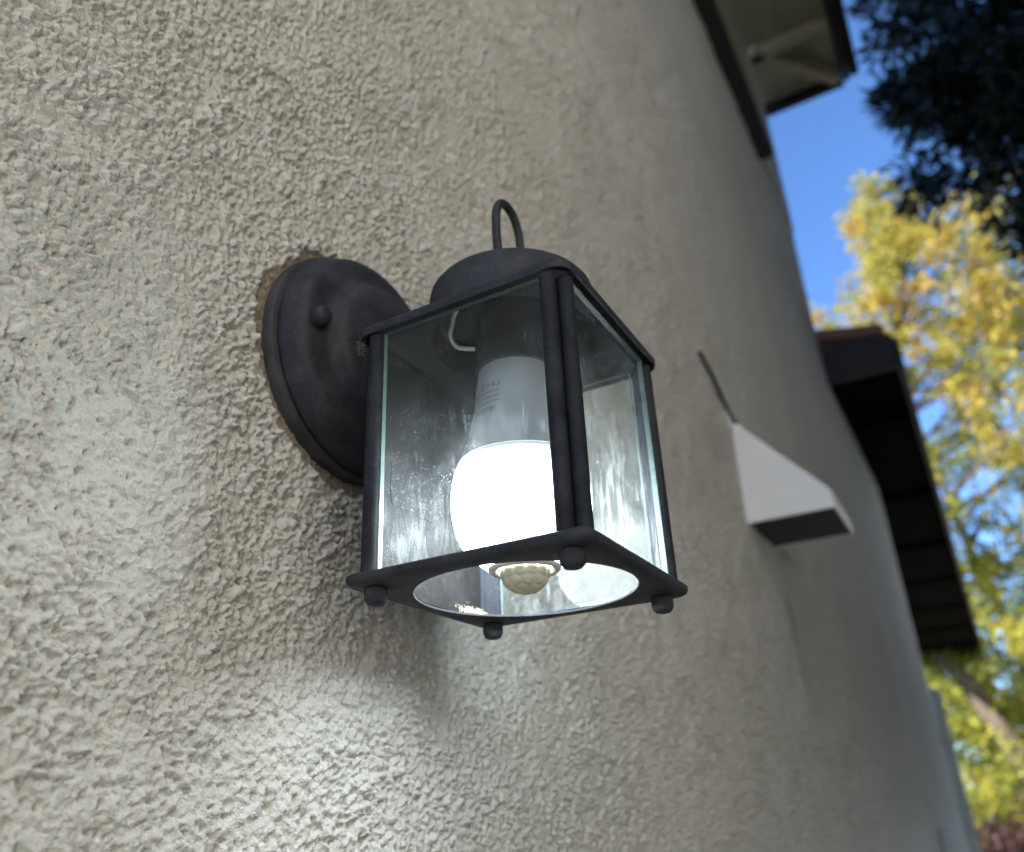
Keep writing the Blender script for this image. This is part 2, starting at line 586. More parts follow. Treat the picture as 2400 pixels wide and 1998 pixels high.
# lay exact grid lines on the step between house and wing
xs[np.argmin(abs(xs - X_END))] = X_END
zs[np.argmin(abs(zs - Z_WING))] = Z_WING
GX, GZ = np.meshgrid(xs, zs, indexing='ij')
spx = np.gradient(xs)[:, None] * np.ones_like(GZ)
H, BARE = relief(GX, GZ, spx)
Rr = .05
def rnd(dist):
    t = np.clip(Rr - dist, 0, Rr)
    return Rr - np.sqrt(np.maximum(Rr * Rr - t * t, 0))
GY = WALL_Y - H
GY += np.where(GZ >= Z_WING, rnd(np.clip(X_END - GX, 0, 9)), 0) + np.where(GZ < Z_WING, rnd(X_WING - GX), 0)
nx, nz = len(xs), len(zs)
idx = np.arange(nx * nz).reshape(nx, nz)
A, B, C_, D_ = idx[:-1, :-1], idx[1:, :-1], idx[1:, 1:], idx[:-1, 1:]
keep = ~((xs[:-1, None] >= X_END - 1e-6) & (zs[None, :-1] >= Z_WING - 1e-6))
Q = np.stack([A[keep], B[keep], C_[keep], D_[keep]], 1)
wall = mesh_np('wall', np.c_[GX.ravel(), GY.ravel(), GZ.ravel()], Q, 'stucco', None, True, True)
at = wall.data.attributes.new('bare', 'FLOAT', 'POINT')
at.data.foreach_set('value', BARE.ravel().astype(np.float32))
# rusty run below the vent hood
dx_, dz_ = GX - 1.16, GZ - 0.27
run = np.clip(1 - np.abs(dx_ + .25 * dz_ - .03) / (.05 + .02 * vnoise(GX, GZ, .03, 71)), 0, 1) * np.clip(-dz_ / .05, 0, 1) * np.clip((dz_ + .28) / .2, 0, 1)
st = wall.data.attributes.new('stain', 'FLOAT', 'POINT')
st.data.foreach_set('value', (.45 * run).ravel().astype(np.float32))
hchild(wall)

hchild(obj('side_wall', merge([box(X_LEFT, X_END, .165, 2.2, Z_WING - .02, Z_TOP - .01)]), 'stucco', None, False))
hchild(obj('side_wall', merge([box(X_LEFT, X_WING, .165, 2.2, Z_G, Z_WING - .02)]), 'stucco', None, False))
hchild(obj('tree_shade_block', merge([box(X_LEFT, .9, .9, 2.2, Z_TOP, 7.6)]), 'stucco', None, False))  # unseen block added to shade the dark tree

def slope(x0, x1, y0, y1, z0, z1, t):
    v = [(x0, y0, z0), (x1, y0, z0), (x1, y1, z1), (x0, y1, z1)]
    v += [(a, b, c + t) for a, b, c in v]
    return np.array(v, float), [(3, 2, 1, 0), (4, 5, 6, 7), (0, 1, 5, 4), (1, 2, 6, 5), (2, 3, 7, 6), (3, 0, 4, 7)]
hchild(obj('roof', slope(X_LEFT - .2, 2.9, -.24, 1.0, 3.075, 3.5, .05), 'roof', None, False))
hchild(obj('shade_block_roof', merge([slope(X_LEFT - .3, 1.2, .6, 1.55, 7.6, 8.1, .1), slope(X_LEFT - .3, 1.2, 2.5, 1.55, 7.6, 8.1, .1)]), 'roof', None, False))  # tops the added shading block
hchild(obj('wing_roof', slope(2.96, 4.7, -.14, 2.4, 1.615, 2.2, .05), 'roof', None, False))

# upper trim, frieze and eave
hchild(obj('trim_board', box(X_LEFT, 2.26, .056, .112, 2.105, 2.16, .004), 'brown', None, False))
hchild(obj('frieze_board', box(X_LEFT, 2.86, .101, .112, 2.165, 2.925, .002), 'cream', None, False))
eave = hchild(obj('eave', box(X_LEFT, 2.915, -.255, .112, 2.985, 3.0), 'cream', None, False))
def echild(o, p=eave):
    o.parent = p
    o.matrix_parent_inverse = p.matrix_world.inverted()
    return o
bpy.context.view_layer.update()
nb = 4      # soffit boards, each with its own gap
for k in range(nb):
    ya = -.252 + k * .090
    echild(obj('soffit_board', box(X_LEFT, 2.905, ya, ya + .086, 2.972 + .001 * (k % 2), 2.984, .002), 'cream', None, False))
for xr in [2.55 - .62 * k for k in range(0, 6)]:
    echild(obj('rafter', box(xr - .022, xr + .022, -.250, .086, 2.905, 2.970, .003), 'cream', None, False))
a_ = Vector((2.53, .075, 2.905)); b_ = Vector((2.88, -.235, 2.905))
dv = (b_ - a_).normalized(); nn = Vector((-dv.y, dv.x, 0)) * .022
vv = [a_ + nn, b_ + nn, b_ - nn, a_ - nn]
vv = [tuple(p) for p in vv] + [(p.x, p.y, 2.970) for p in vv]
echild(obj('rafter', (np.array(vv), [(3, 2, 1, 0), (4, 5, 6, 7), (0, 1, 5, 4), (1, 2, 6, 5), (2, 3, 7, 6), (3, 0, 4, 7)]), 'cream', None, False))
echild(obj('fascia_board', box(X_LEFT, 2.92, -.285, -.256, 2.930, 3.06, .003), 'brown', None, False))
echild(obj('gutter', merge([box(X_LEFT, 2.965, -.330, -.288, 2.985, 3.075, .006)]), 'brown', None, False))
echild(obj('end_board', box(2.918, 2.945, -.255, .108, 2.925, 3.06, .003), 'brown', None, False))

# lower eave of the wing
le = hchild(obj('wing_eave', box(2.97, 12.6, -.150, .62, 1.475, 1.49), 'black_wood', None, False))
bpy.context.view_layer.update()
echild(obj('end_board', box(2.935, 2.968, -.160, .110, 1.452, 1.605, .004), 'brown', None, False), le)
echild(obj('fascia_board', box(2.97, 12.7, -.178, -.150, 1.455, 1.60, .004), 'brown', None, False), le)
for k in range(8):
    xr = 3.5 + k * 1.2
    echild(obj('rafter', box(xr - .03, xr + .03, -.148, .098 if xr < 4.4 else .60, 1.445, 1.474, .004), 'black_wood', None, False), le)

# ------------------------------------------------------------------ vent hood on the wall
vh = tag(empty('vent_hood', (1.07, .11, .405)), 'white wedge-shaped metal vent hood fixed to the stucco wall', 'vent hood')
def vchild(o):
    o.parent = vh
    o.matrix_parent_inverse = Matrix.Translation((-1.07, -.11, -.405))
    return o
prof = [(.109, .497), (.100, .494), (-.020, .352), (-.026, .342), (-.026, .318), (.109, .318)]
def cheek(x0, x1):
    a = np.array([(x0, y, z) for y, z in prof]); b = np.array([(x1, y, z) for y, z in prof])
    return loops_mesh([a, b], cap0=True, cap1=True)
vchild(obj('cheek', cheek(.976, .979), 'enamel', None, False))
vchild(obj('cheek', cheek(1.162, 1.165), 'enamel', None, False))
sh = [(.100, .496), (-.021, .354), (-.0275, .343), (-.0275, .318), (-.0255, .318), (-.0255, .3425), (-.0195, .352), (.100, .4935)]
a = np.array([(.9795, y, z) for y, z in sh]); b = np.array([(1.1615, y, z) for y, z in sh])
vchild(obj('sloped_top', loops_mesh([a, b], cap0=True, cap1=True), 'enamel', None, False))
fl = np.array([(.981, .085, .470), (1.160, .085, .470), (1.160, .035, .330), (.981, .035, .330)])
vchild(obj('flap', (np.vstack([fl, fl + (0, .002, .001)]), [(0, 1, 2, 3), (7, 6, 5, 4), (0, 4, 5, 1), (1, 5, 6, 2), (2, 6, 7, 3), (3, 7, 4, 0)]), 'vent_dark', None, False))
vchild(obj('underside_shade', box(.9800, 1.1610, -.0250, .1080, .3235, .3255), 'vent_dark', None, False))  # dark sheet standing in for shade inside the open hood
vchild(obj('wall_flange', box(.950, 1.19, .1055, .1085, .480, .525, .001), 'enamel', None, False))
cb = tag(obj('cable', tube(spline([(.83, .1055, .566), (.8895, .1045, .545), (.925, .1045, .527), (.955, .103, .510), (.985, .100, .498)], 6), .0032, 8), 'vent_dark'),
         'thin grey cable running down the wall to the white vent hood', 'cable')

# ------------------------------------------------------------------ downspout at the wing's corner
ds = tag(empty('downspout', (4.5, .10, Z_G)), 'pale square downspout standing at the far corner of the wall', 'downspout')
def dchild(o):
    o.parent = ds
    o.matrix_parent_inverse = Matrix.Translation((-4.5, -.10, -Z_G))
    return o
dchild(obj('pipe', box(4.455, 4.525, .066, .118, Z_G, .38, .008), 'pipe', None, False))
for zz in (.12, -.9):
    dchild(obj('bracket', box(4.448, 4.532, .060, .150, zz, zz + .05, .004), 'pipe', None, False))
jb = tag(empty('junction_box', (3.2, .1, -.23)), 'small painted cover plate low on the far wall near the corner', 'cover plate')
o = obj('cover', box(3.05, 3.35, .085, .107, -.29, -.20, .006), 'stucco', None, False); o.parent = jb; o.matrix_parent_inverse = Matrix.Translation((-3.2, -.1, .23))
for sx in (3.09, 3.31):
    o = obj('screw', tuple([lathe([(.006, 0), (.006, .002), (.003, .003)], 12, cap1=True)[0][:, [0, 2, 1]] * (1, -1, 1) + (sx, .085, -.245), lathe([(.006, 0), (.006, .002), (.003, .003)], 12, cap1=True)[1]]), 'pipe', None, True)
    o.parent = jb; o.matrix_parent_inverse = Matrix.Translation((-3.2, -.1, .23))

# ------------------------------------------------------------------ the lantern
lan = tag(empty('wall_lantern', (0, .11, .148)), 'black iron box lantern with clear glass panes on a round wall plate', 'lantern')
def lchild(o, p=None):
    o.parent = p or lan
    o.matrix_parent_inverse = Matrix.Translation((0, -.11, -.148))
    return o
def lpart(name, vf, mat, smooth=True, angle=35, label=None, p=None):
    o = lchild(obj(name, vf, mat, None, smooth, angle), None)
    if label:
        o['label'] = label
    return o

# base plate with a round hole
Ha = .0583
ref = rsquare(Ha, .0055, 0)
def rs(h, cr, z):
    return rsquare(h, cr, z)
bl = [rs(Ha - .0008, .005, .0052), rs(Ha, .0055, .0044), rs(Ha, .0055, .0024), rs(Ha - .0007, .0052, .0010), rs(Ha - .0022, .005, .0000)]
rh = .0505
bl += [ang_circle(ref, rh + .0006, 0.0), ang_circle(ref, rh, .0004), ang_circle(ref, rh, .0011), ang_circle(ref, rh + .0004, .0014)]
bl += [rs(Ha - .0034, .0046, .0014), rs(Ha - .0026, .0048, .0050), rs(Ha - .0008, .005, .0052)]
base = lpart('base_plate', loops_mesh(bl), 'iron', True, 40)

# cap: square roof with a lip and the round drum above it
Hb = .0580
cl = [rs(Hb - .0012, .0085, .1236), rs(Hb - .0002, .009, .1233), rs(Hb, .009, .1240), rs(Hb, .009, .1268), rs(Hb - .0008, .0088, .1280), rs(Hb - .0030, .008, .1287)]
cl += [ang_circle(ref, .0465, .1305), ang_circle(ref, .0446, .1316), ang_circle(ref, .0436, .1345), ang_circle(ref, .0436, .1545), ang_circle(ref, .0430, .1578),
       ang_circle(ref, .0413, .1602), ang_circle(ref, .0385, .1616), ang_circle(ref, .020, .1640), ang_circle(ref, .001, .1648)]
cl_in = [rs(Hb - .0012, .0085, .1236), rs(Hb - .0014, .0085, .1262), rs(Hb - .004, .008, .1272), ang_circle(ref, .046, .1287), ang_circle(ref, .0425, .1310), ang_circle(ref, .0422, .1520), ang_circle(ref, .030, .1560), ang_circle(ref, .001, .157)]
cap = lpart('cap', loops_mesh(cl, cap1=True), 'iron', True, 40)
lpart('cap_inside', loops_mesh(cl_in, cap1=True), 'cap_shade', True, 40)  # cap's inner faces, blackened to paint in their shade

# hanging hook
hk = spline([(-.0118, 0, .160), (-.0126, 0, .180), (-.0136, 0, .196), (-.0122, 0, .2095), (-.0072, 0, .2178), (0, 0, .2203), (.0072, 0, .2178), (.0122, 0, .2095), (.0136, 0, .196), (.0126, 0, .180), (.0118, 0, .160)], 8)
lpart('hook', tube(hk, .00245, 14), 'iron', True, 60)

# corner posts: two round beads with a web between them
for sx in (-1, 1):
    for sy in (-1, 1):
        A2, B2 = Vector((sx * .0536, sy * .0466, 0)), Vector((sx * .0474, sy * .0522, 0))
        parts = []
        for q in (A2, B2):
            v, f_ = lathe([(.0036, .0013), (.0036, .1222), (.0030, .1226)], 18, cap0=True, cap1=True)
            parts.append((v + np.array((q.x, q.y, 0)), f_))
        mid = (A2 + B2) / 2 * .965
        tdir = (B2 - A2).normalized(); ndir = Vector((tdir.y, -tdir.x, 0))
        w = [mid + tdir * s1 * .003 + ndir * s2 * .0012 for s1, s2 in ((-1, -1), (1, -1), (1, 1), (-1, 1))]
        v = np.array([(p.x, p.y, z) for z in (.0013, .1222) for p in w])
        parts.append((v, [(0, 1, 5, 4), (1, 2, 6, 5), (2, 3, 7, 6), (3, 0, 4, 7), (3, 2, 1, 0), (4, 5, 6, 7)]))
        lpart('post', merge(parts), 'iron_post', True, 40)

# four panes with cut green edges
def pane(axis, sign, seed):
    t, hw, z0, z1, p0 = .0013, .0424, .0018, .1236, .0519
    rot = {('x', -1): 0, ('y', -1): 1, ('x', 1): 2, ('y', 1): 3}[(axis, sign)]
    v, f_ = box(-p0 - t, -p0 + t, -hw, hw, z0, z1)
    ca, sa = [(1, 0), (0, 1), (-1, 0), (0, -1)][rot]
    v2 = np.c_[v[:, 0] * ca - v[:, 1] * sa, v[:, 0] * sa + v[:, 1] * ca, v[:, 2]]
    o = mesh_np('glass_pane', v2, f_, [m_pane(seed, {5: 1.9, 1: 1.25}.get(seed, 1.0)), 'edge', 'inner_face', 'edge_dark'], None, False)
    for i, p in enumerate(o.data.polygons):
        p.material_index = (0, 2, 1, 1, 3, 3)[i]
    return lchild(o)
panes = [pane('x', -1, 1), pane('y', -1, 5), pane('x', 1, 9)]
lpart('back_panel', box(-.0470, .0470, .0508, .0523, .0016, .1225, .0004), 'panel', False, None)

# dark sticker on the metal panel next to the wall
n = NT('foil_sticker')
sc_ = n.ramp(n.noise(n.coord((1, 1, 1)), 700, 3, .6, 1.5), [(.60, (0.022, 0.022, 0.022)), (.66, (0.16, 0.16, 0.16))])
MAT['sticker'] = n.done(n.bsdf(sc_, .95, 0, .03))
def rrect(x0, x1, z0, z1, cr, y, k=6):
    out = []
    for cx, cz, a0 in ((x1 - cr, z1 - cr, 0), (x0 + cr, z1 - cr, 90), (x0 + cr, z0 + cr, 180), (x1 - cr, z0 + cr, 270)):
        for i in range(k):
            a_ = R_(a0 + 90 * i / (k - 1))
            out.append((cx + cr * math.cos(a_), y, cz + cr * math.sin(a_)))
    return np.array(out)
sk = lpart('sticker', loops_mesh([rrect(-.035, .008, .043, .066, .004, .0509), rrect(-.035, .008, .043, .066, .004, .0505)], cap0=True, cap1=True), 'sticker', False, None)

# knurled thumb nuts under the plate
def knurled(r0=.0050, hgt=.0078, n_=28):
    L = []
    nn_ = n_ * 4
    a_ = np.linspace(0, 2 * math.pi, nn_, endpoint=False)
    rib = 1 + .035 * np.sign(np.sin(a_ * n_)) * (np.abs(np.sin(a_ * n_)) > .3)
    for rr_, zz, k in ((.75, 0, 0), (.98, -.0004, 0), (1, -.0012, 1), (1, -hgt * .62, 1), (.97, -hgt * .68, .3), (.90, -hgt * .80, 0), (.70, -hgt * .93, 0), (.35, -hgt * .995, 0), (.05, -hgt, 0)):
        rad = r0 * rr_ * (1 + (rib - 1) * k)
        L.append(np.c_[rad * np.cos(a_), rad * np.sin(a_), np.full(nn_, zz)])
    return loops_mesh(L, cap0=True, cap1=True)
kv, kf = knurled()
for sx in (-1, 1):
    for sy in (-1, 1):
        lpart('thumb_nut', (kv + (sx * .0486, sy * .0466, -.0001), kf), 'iron', True, 30)

# round wall plate, arm and its nuts
def ylathe(prof, n_=96):
    v, f_ = lathe([(r_, 0) for r_, y in prof], n_)
    a_ = np.linspace(0, 2 * math.pi, n_, endpoint=False)
    loops = [np.c_[r_ * np.cos(a_), np.full(n_, y), r_ * np.sin(a_) + PLATE[1]] for r_, y in prof]
    return loops_mesh(loops, cap1=True)
lpart('mounting_ring', ylathe([(.0655, .1120), (.0682, .1115), (.0684, .1060), (.0676, .1045), (.0650, .1040), (.060, .1042)]), 'iron_rim', True, 40)
bp = lpart('back_plate', ylathe([(.0640, .1035), (.0652, .1028), (.0655, .1015), (.0650, .0995), (.0640, .0955), (.0625, .0915), (.0605, .0890), (.0570, .0878), (.0500, .0868), (.0465, .0858),
                            (.0440, .0838), (.0425, .0808), (.0405, .0785), (.0360, .0770), (.0250, .0758), (.0150, .0750), (.001, .0748)]), 'iron', True, 60)
for sx in (-1, 1):
    v = np.c_[kv[:, 0], kv[:, 2], kv[:, 1]] * (1.05, 1.15, 1.05)
    lpart('thumb_nut', (v + (sx * .0540, .0876, PLATE[1]), kf), 'iron', True, 30)
lpart('arm', tube(spline([(0, .0765, .148), (0, .066, .148), (0, .054, .1475), (0, .0425, .146)], 5), .0115, 24), 'iron', True, 50)
lpart('lamp_socket', lathe([(.010, .157), (.0215, .156), (.0215, .150), (.0195, .148), (.0195, .118), (.0202, .1165), (.0202, .1125), (.0188, .1120), (.0180, .1150), (.001, .1160)], 48), 'porcelain', True, 35)
lpart('wire', tube(spline([(-.022, .014, .156), (-.021, .0195, .1500), (-.020, .0238, .1450), (-.020, .0250, .1395), (-.020, .0262, .1340), (-.017, .024, .128), (-.013, .016, .126)], 6), .0011, 8), 'wire', True, 60)

# ------------------------------------------------------------------ the bulb
bulb = tag(empty('light_bulb', (0, 0, .115)), 'lit white bulb with a beige motion sensor tip inside the lantern', 'light bulb')
def bchild(o, p=None):
    o.parent = p or bulb
    o.matrix_parent_inverse = Matrix.Translation((0, 0, -.115))
    return o
BP = [(.945 * a_, b_) for a_, b_ in [(.0150, .1165), (.0182, .1155), (.0195, .1140), (.0199, .1120), (.0207, .1070), (.0215, .1020), (.0221, .0960), (.0230, .0890), (.0248, .0815), (.0268, .0740), (.0290, .0683), (.0306, .0648), (.0316, .0620)]]
bchild(obj('housing', lathe(BP, 72, cap0=True), 'bulb_body', None, True, 60))
DP = [(.0316, .0619), (.0323, .0608), (.0330, .0588), (.0338, .0560), (.0347, .0515), (.0352, .0465), (.0353, .0420), (.0350, .0375), (.0342, .0330), (.0333, .0290), (.0328, .0272), (.0322, .0272), (.0312, .0238), (.0285, .0196), (.0245, .0164)]
bchild(obj('diffuser', lathe([(.945 * a_, b_) for a_, b_ in DP] + [(.0205, .0140), (.0170, .0113)], 72), 'diffuser', None, True, 60))
sr = bchild(obj('sensor_ring', lathe([(.0170, .0112), (.0163, .0102), (.0157, .0096), (.0152, .0093), (.0146, .0092), (.0132, .0102), (.0122, .0108)], 64), 'sensor_ring', None, True, 60))
# faceted lens: hexagonal dimples pressed into the dome
fib = []
for i, (lat, m, off) in enumerate(((90, 1, 0), (60, 6, .25), (33, 10, 0), (7, 12, .5))):
    for k in range(m):
        a_ = 2 * math.pi * (k + off) / m
        fib.append((math.cos(R_(lat)) * math.cos(a_), math.cos(R_(lat)) * math.sin(a_), -math.sin(R_(lat))))
fib = np.array(fib)
la, lo = np.meshgrid(np.linspace(-8, 89.5, 40), np.linspace(0, 360, 128, endpoint=False), indexing='ij')
dr = np.stack([np.cos(np.radians(la)) * np.cos(np.radians(lo)), np.cos(np.radians(la)) * np.sin(np.radians(lo)), -np.sin(np.radians(la))], -1).reshape(-1, 3)
dots = np.sort(dr @ fib.T, axis=1)
edge_d = dots[:, -1] - dots[:, -2]
rad = .0116 - .00045 * np.exp(-(edge_d / .035) ** 2)
P3 = dr * rad[:, None] * (1, 1, .86) + (0, 0, .0092)
loops = P3.reshape(40, 128, 3)
bchild(obj('sensor_lens', loops_mesh(list(loops), cap0=True, cap1=True), 'sensor', None, True))

# print on the housing, upside down as the bulb hangs
def prof_r(z):
    zz = [p[1] for p in BP][::-1]; rr_ = [p[0] for p in BP][::-1]
    return np.interp(z, zz, rr_)
def wrap_text(body, size, theta0, z0, shear=0.0, align='LEFT', sx=1.0):
    cu = bpy.data.curves.new('print', 'FONT')
    cu.body = body; cu.size = size; cu.shear = shear; cu.align_x = align
    cu.resolution_u = 3
    ob = bpy.data.objects.new('print', cu)
    COL.objects.link(ob)
    dg = bpy.context.evaluated_depsgraph_get()
    me = bpy.data.meshes.new_from_object(ob.evaluated_get(dg))
    bpy.data.objects.remove(ob); bpy.data.curves.remove(cu)
    bm = bmesh.new(); bm.from_mesh(me)
    bmesh.ops.triangulate(bm, faces=bm.faces)
    for _ in range(1):
        bmesh.ops.subdivide_edges(bm, edges=[e for e in bm.edges if e.calc_length() > size * .25], cuts=1)
    bm.to_mesh(me); bm.free()
    for v in me.vertices:
        z = z0 - v.co.y
        rr_ = prof_r(z) + .00012
        th = R_(theta0) - v.co.x * sx / rr_
        v.co = (rr_ * math.cos(th), rr_ * math.sin(th), z)
    me.materials.clear(); me.materials.append(MAT['ink'])
    return bchild(link(bpy.data.objects.new('printed_text', me)))
wrap_text('CE', .0036, 187, .0972 + .002, 0, 'LEFT', 1.15)
wrap_text('AC100-240V 50/60Hz', .0022, 187, .0938 + .0012)
wrap_text('12W 6000K E26', .0022, 187, .0910 + .0010)
wrap_text('PIR SENSOR', .0022, 186, .0884 + .0008, 0, 'LEFT', 1.15)
wrap_text('Aukor', .0052, 183, .0858 - .0002, .35)
# recycling ring and crossed bin marks
def wrap_poly(name, pts, theta0, z0):
    V = []
    for x, y in pts:
        z = z0 - y; rr_ = prof_r(z) + .00012; th = R_(theta0) - x / rr_
        V.append((rr_ * math.cos(th), rr_ * math.sin(th), z))
    return V
V, F = [], []
for q in range(3):
    base_i = len(V)
    aa = np.linspace(R_(q * 120 + 10), R_(q * 120 + 95), 6)
    V += wrap_poly('', [(.0073 + .0012 * math.cos(t), .0010 + .0012 * math.sin(t)) for t in aa] + [(.0073 + .0007 * math.cos(t), .0010 + .0007 * math.sin(t)) for t in aa[::-1]], 187, .0992)
    F.append(tuple(range(base_i, base_i + 12)))
for quad in ([(.0096, 0), (.0100, 0), (.0118, .0026), (.0114, .0026)], [(.0114, 0), (.0118, 0), (.0100, .0026), (.0096, .0026)], [(.0096, .0022), (.0118, .0022), (.0118, .0026), (.0096, .0026)], [(.0094, -.0007), (.012, -.0007), (.012, -.0003), (.0094, -.0003)]):
    base_i = len(V); V += wrap_poly('', quad, 187, .0992); F.append(tuple(range(base_i, base_i + 4)))
bchild(mesh_np('printed_mark', V, F, 'ink', None, False))

# dry fluff collected on the plate, lint under the cap's corner
def flakes(cx, cy, cz, sx, sy, sz, n_, size, seed):
    g = np.random.default_rng(seed)
    V, F = [], []
    for i in range(n_):
        p = np.array((cx, cy, cz)) + g.normal(0, 1, 3) * (sx, sy, sz)
        p[2] = max(p[2], cz - sz * 1.2)
        u = g.normal(0, 1, 3); u /= np.linalg.norm(u); w_ = np.cross(u, g.normal(0, 1, 3)); w_ /= np.linalg.norm(w_)
        s_ = size * g.uniform(.4, 1.3)
        k = len(V)
        V += [p + u * s_, p + w_ * s_ * .3, p - u * s_ * .7, p - w_ * s_ * .3 + np.cross(u, w_) * s_ * .3]
        F += [(k, k + 1, k + 2), (k, k + 2, k + 3)]
    return V, F
V, F = flakes(.030, .0462, .0030, .0065, .0015, .0009, 900, .00055, 3)
tag(mesh_np('fluff', V, F, 'fluff', None, False), 'heap of pale dry fluff in the rear corner of the lantern floor', 'fluff', kind='stuff')
V, F = flakes(-.0555, .0545, .1185, .0012, .0014, .0032, 140, .0009, 4)
tag(mesh_np('lint', V, F, 'lint', None, False), 'dark tuft of lint under the left corner of the lantern cap', 'lint', kind='stuff')

# ------------------------------------------------------------------ trees
def leaves(centers, sizes, per, leaf_l, leaf_w, cols, seed, tuft=0.0, droop=.3):
    g = np.random.default_rng(seed)
    C0 = np.repeat(np.asarray(centers), per, 0)
    S0 = np.repeat(np.asarray(sizes), per)
    N = len(C0)
    off = g.normal(0, 1, (N, 3))
    un = off / np.linalg.norm(off, axis=1)[:, None]
    rad_ = g.uniform(0, 1, N) ** .5
    P = C0 + un * (rad_ * S0)[:, None]
    D = un * tuft + g.normal(0, 1, (N, 3)) * (1 - tuft * .75)
    D[:, 2] -= droop
    D /= np.linalg.norm(D, axis=1)[:, None]
    U = np.cross(D, g.normal(0, 1, (N, 3))); U /= np.linalg.norm(U, axis=1)[:, None]
    Nn = np.cross(D, U)
    L = leaf_l * g.uniform(.6, 1.25, N)[:, None]; W = leaf_w * g.uniform(.7, 1.2, N)[:, None]
    a = P; b = P + D * L * .45 + U * W * .5 + Nn * W * .12
    c = P + D * L; d_ = P + D * L * .45 - U * W * .5 + Nn * W * .12
    V = np.stack([a, b, c, d_], 1).reshape(-1, 3)
    F = np.arange(N * 4).reshape(N, 4)
    ci = g.integers(0, len(cols), len(centers))
    base = np.asarray(cols)[np.repeat(ci, per)]
    rnd_ = np.asarray(cols)[g.integers(0, len(cols), N)]
    T = (base * .65 + rnd_ * .35) * g.uniform(.65, 1.25, N)[:, None]
    return V, F, np.repeat(T, 4, 0)

def foliage(name, V, F, T, mat, parent):
    o = mesh_np(name, V, F, mat, parent, False, True)
    ca = o.data.color_attributes.new('tint', 'FLOAT_COLOR', 'POINT')
    ca.data.foreach_set('color', np.c_[T, np.ones(len(T))].astype(np.float32).ravel())
    return o

def branchy(base, top, crown_pts, r0, seed, nb=26):
    g = np.random.default_rng(seed)
    base, top = np.array(base, float), np.array(top, float)
    m = (base + top) / 2 + g.normal(0, .08, 3) * np.linalg.norm(top - base) * (1, 1, 0)
    tr_ = spline([base, base + (m - base) * .5 + g.normal(0, .04, 3), m, m + (top - m) * .6 + g.normal(0, .08, 3), top], 5)
    parts = [tube([tuple(p) for p in tr_], list(np.linspace(r0, r0 * .18, len(tr_))), 10)]
    sel = g.choice(len(crown_pts), min(nb, len(crown_pts)), replace=False)
    for s_ in sel:
        e = np.array(crown_pts[s_])
        k = int(len(tr_) * min(.95, max(.3, (e[2] - base[2]) / (top[2] - base[2]) * .8)))
        k = min(k, len(tr_) - 2)
        p = tr_[k]
        q = (p + e) / 2 + g.normal(0, .08, 3) * np.linalg.norm(e - p)
        pa = spline([p, q, e], 5)
        parts.append(tube([tuple(v) for v in pa], list(np.linspace(r0 * .32, .006, len(pa))), 6))
    return merge(parts)

def tree(name, base, top, blobs_, mat, cols, label, cat, group, seed, n_cl, per, ll, lw, cl_r, tuft=0., droop=.3, r0=.14, nb=26, hollow=.35):
    """blobs_: ellipsoids (cx,cy,cz,rx,ry,rz,weight) that the clumps are spread through."""
    g = np.random.default_rng(seed)
    root = tag(empty(name, base), label, cat, group)
    w_ = np.array([b[6] for b in blobs_]); w_ = w_ / w_.sum()
    pts = []
    while len(pts) < n_cl:
        b = blobs_[g.choice(len(blobs_), p=w_)]
        u = g.normal(0, 1, 3); u /= np.linalg.norm(u)
        rr_ = (hollow + (1 - hollow) * g.uniform(0, 1)) ** .6
        pts.append(np.array(b[:3]) + u * rr_ * np.array(b[3:6]))
    pts = np.array(pts)
    V, F, T = leaves(pts, cl_r * g.uniform(.5, 1.4, n_cl), per, ll, lw, cols, seed + 1, tuft, droop)
    inv = Matrix.Translation(tuple(-x for x in base))
    o = foliage('crown', V, F, T, mat, root); o.matrix_parent_inverse = inv
    o = obj('trunk', branchy(base, top, pts, r0, seed + 2, nb), 'bark', root, True); o.matrix_parent_inverse = inv
    return root

YEL = [(.70, .50, .08), (.66, .54, .12), (.54, .50, .10), (.38, .40, .07), (.66, .42, .10), (.30, .34, .06)]
GRN = [(.40, .42, .06), (.30, .36, .05), (.54, .50, .08), (.60, .52, .08), (.12, .16, .03), (.08, .11, .025)]
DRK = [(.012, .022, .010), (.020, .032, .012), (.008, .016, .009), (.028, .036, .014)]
PLM = [(.055, .018, .024), (.035, .012, .018), (.08, .03, .03)]

tree('yellow_tree', (11.0, -.9, Z_G), (11.2, -.8, 7.6),
     [(11.0, -.75, 6.2, 1.5, 1.1, 1.5, 1.0), (11.2, -.35, 7.5, 1.0, .45, .75, .45), (10.7, .5, 5.5, 1.0, .5, .8, .25), (11.4, -1.4, 4.6, 1.5, 1.0, 1.5, .9), (11.0, .35, 3.7, 1.2, .6, 1.0, .4), (11.2, -1.9, 6.6, 1.2, .6, 1.2, .5)],
     'leaf_yellow', YEL, 'tall autumn tree with yellow and orange leaves beyond the wall', 'tree', 'trees beyond the wall', 100, 640, 42, .090, .054, .22, 0, .35)
tree('green_tree', (12.5, -.3, Z_G), (12.6, -.2, 4.6),
     [(12.3, -.5, 3.4, 1.3, 1.4, 1.3, 1.0), (12.3, -.3, 1.5, 1.5, 1.4, 1.4, 1.3), (12.2, -.6, .0, 1.5, 1.6, 1.2, 1.1)],
     'leaf_yellow', GRN, 'yellow-green leafy tree low beyond the end of the wall', 'tree', 'trees beyond the wall', 200, 560, 42, .085, .054, .22, 0, .3)
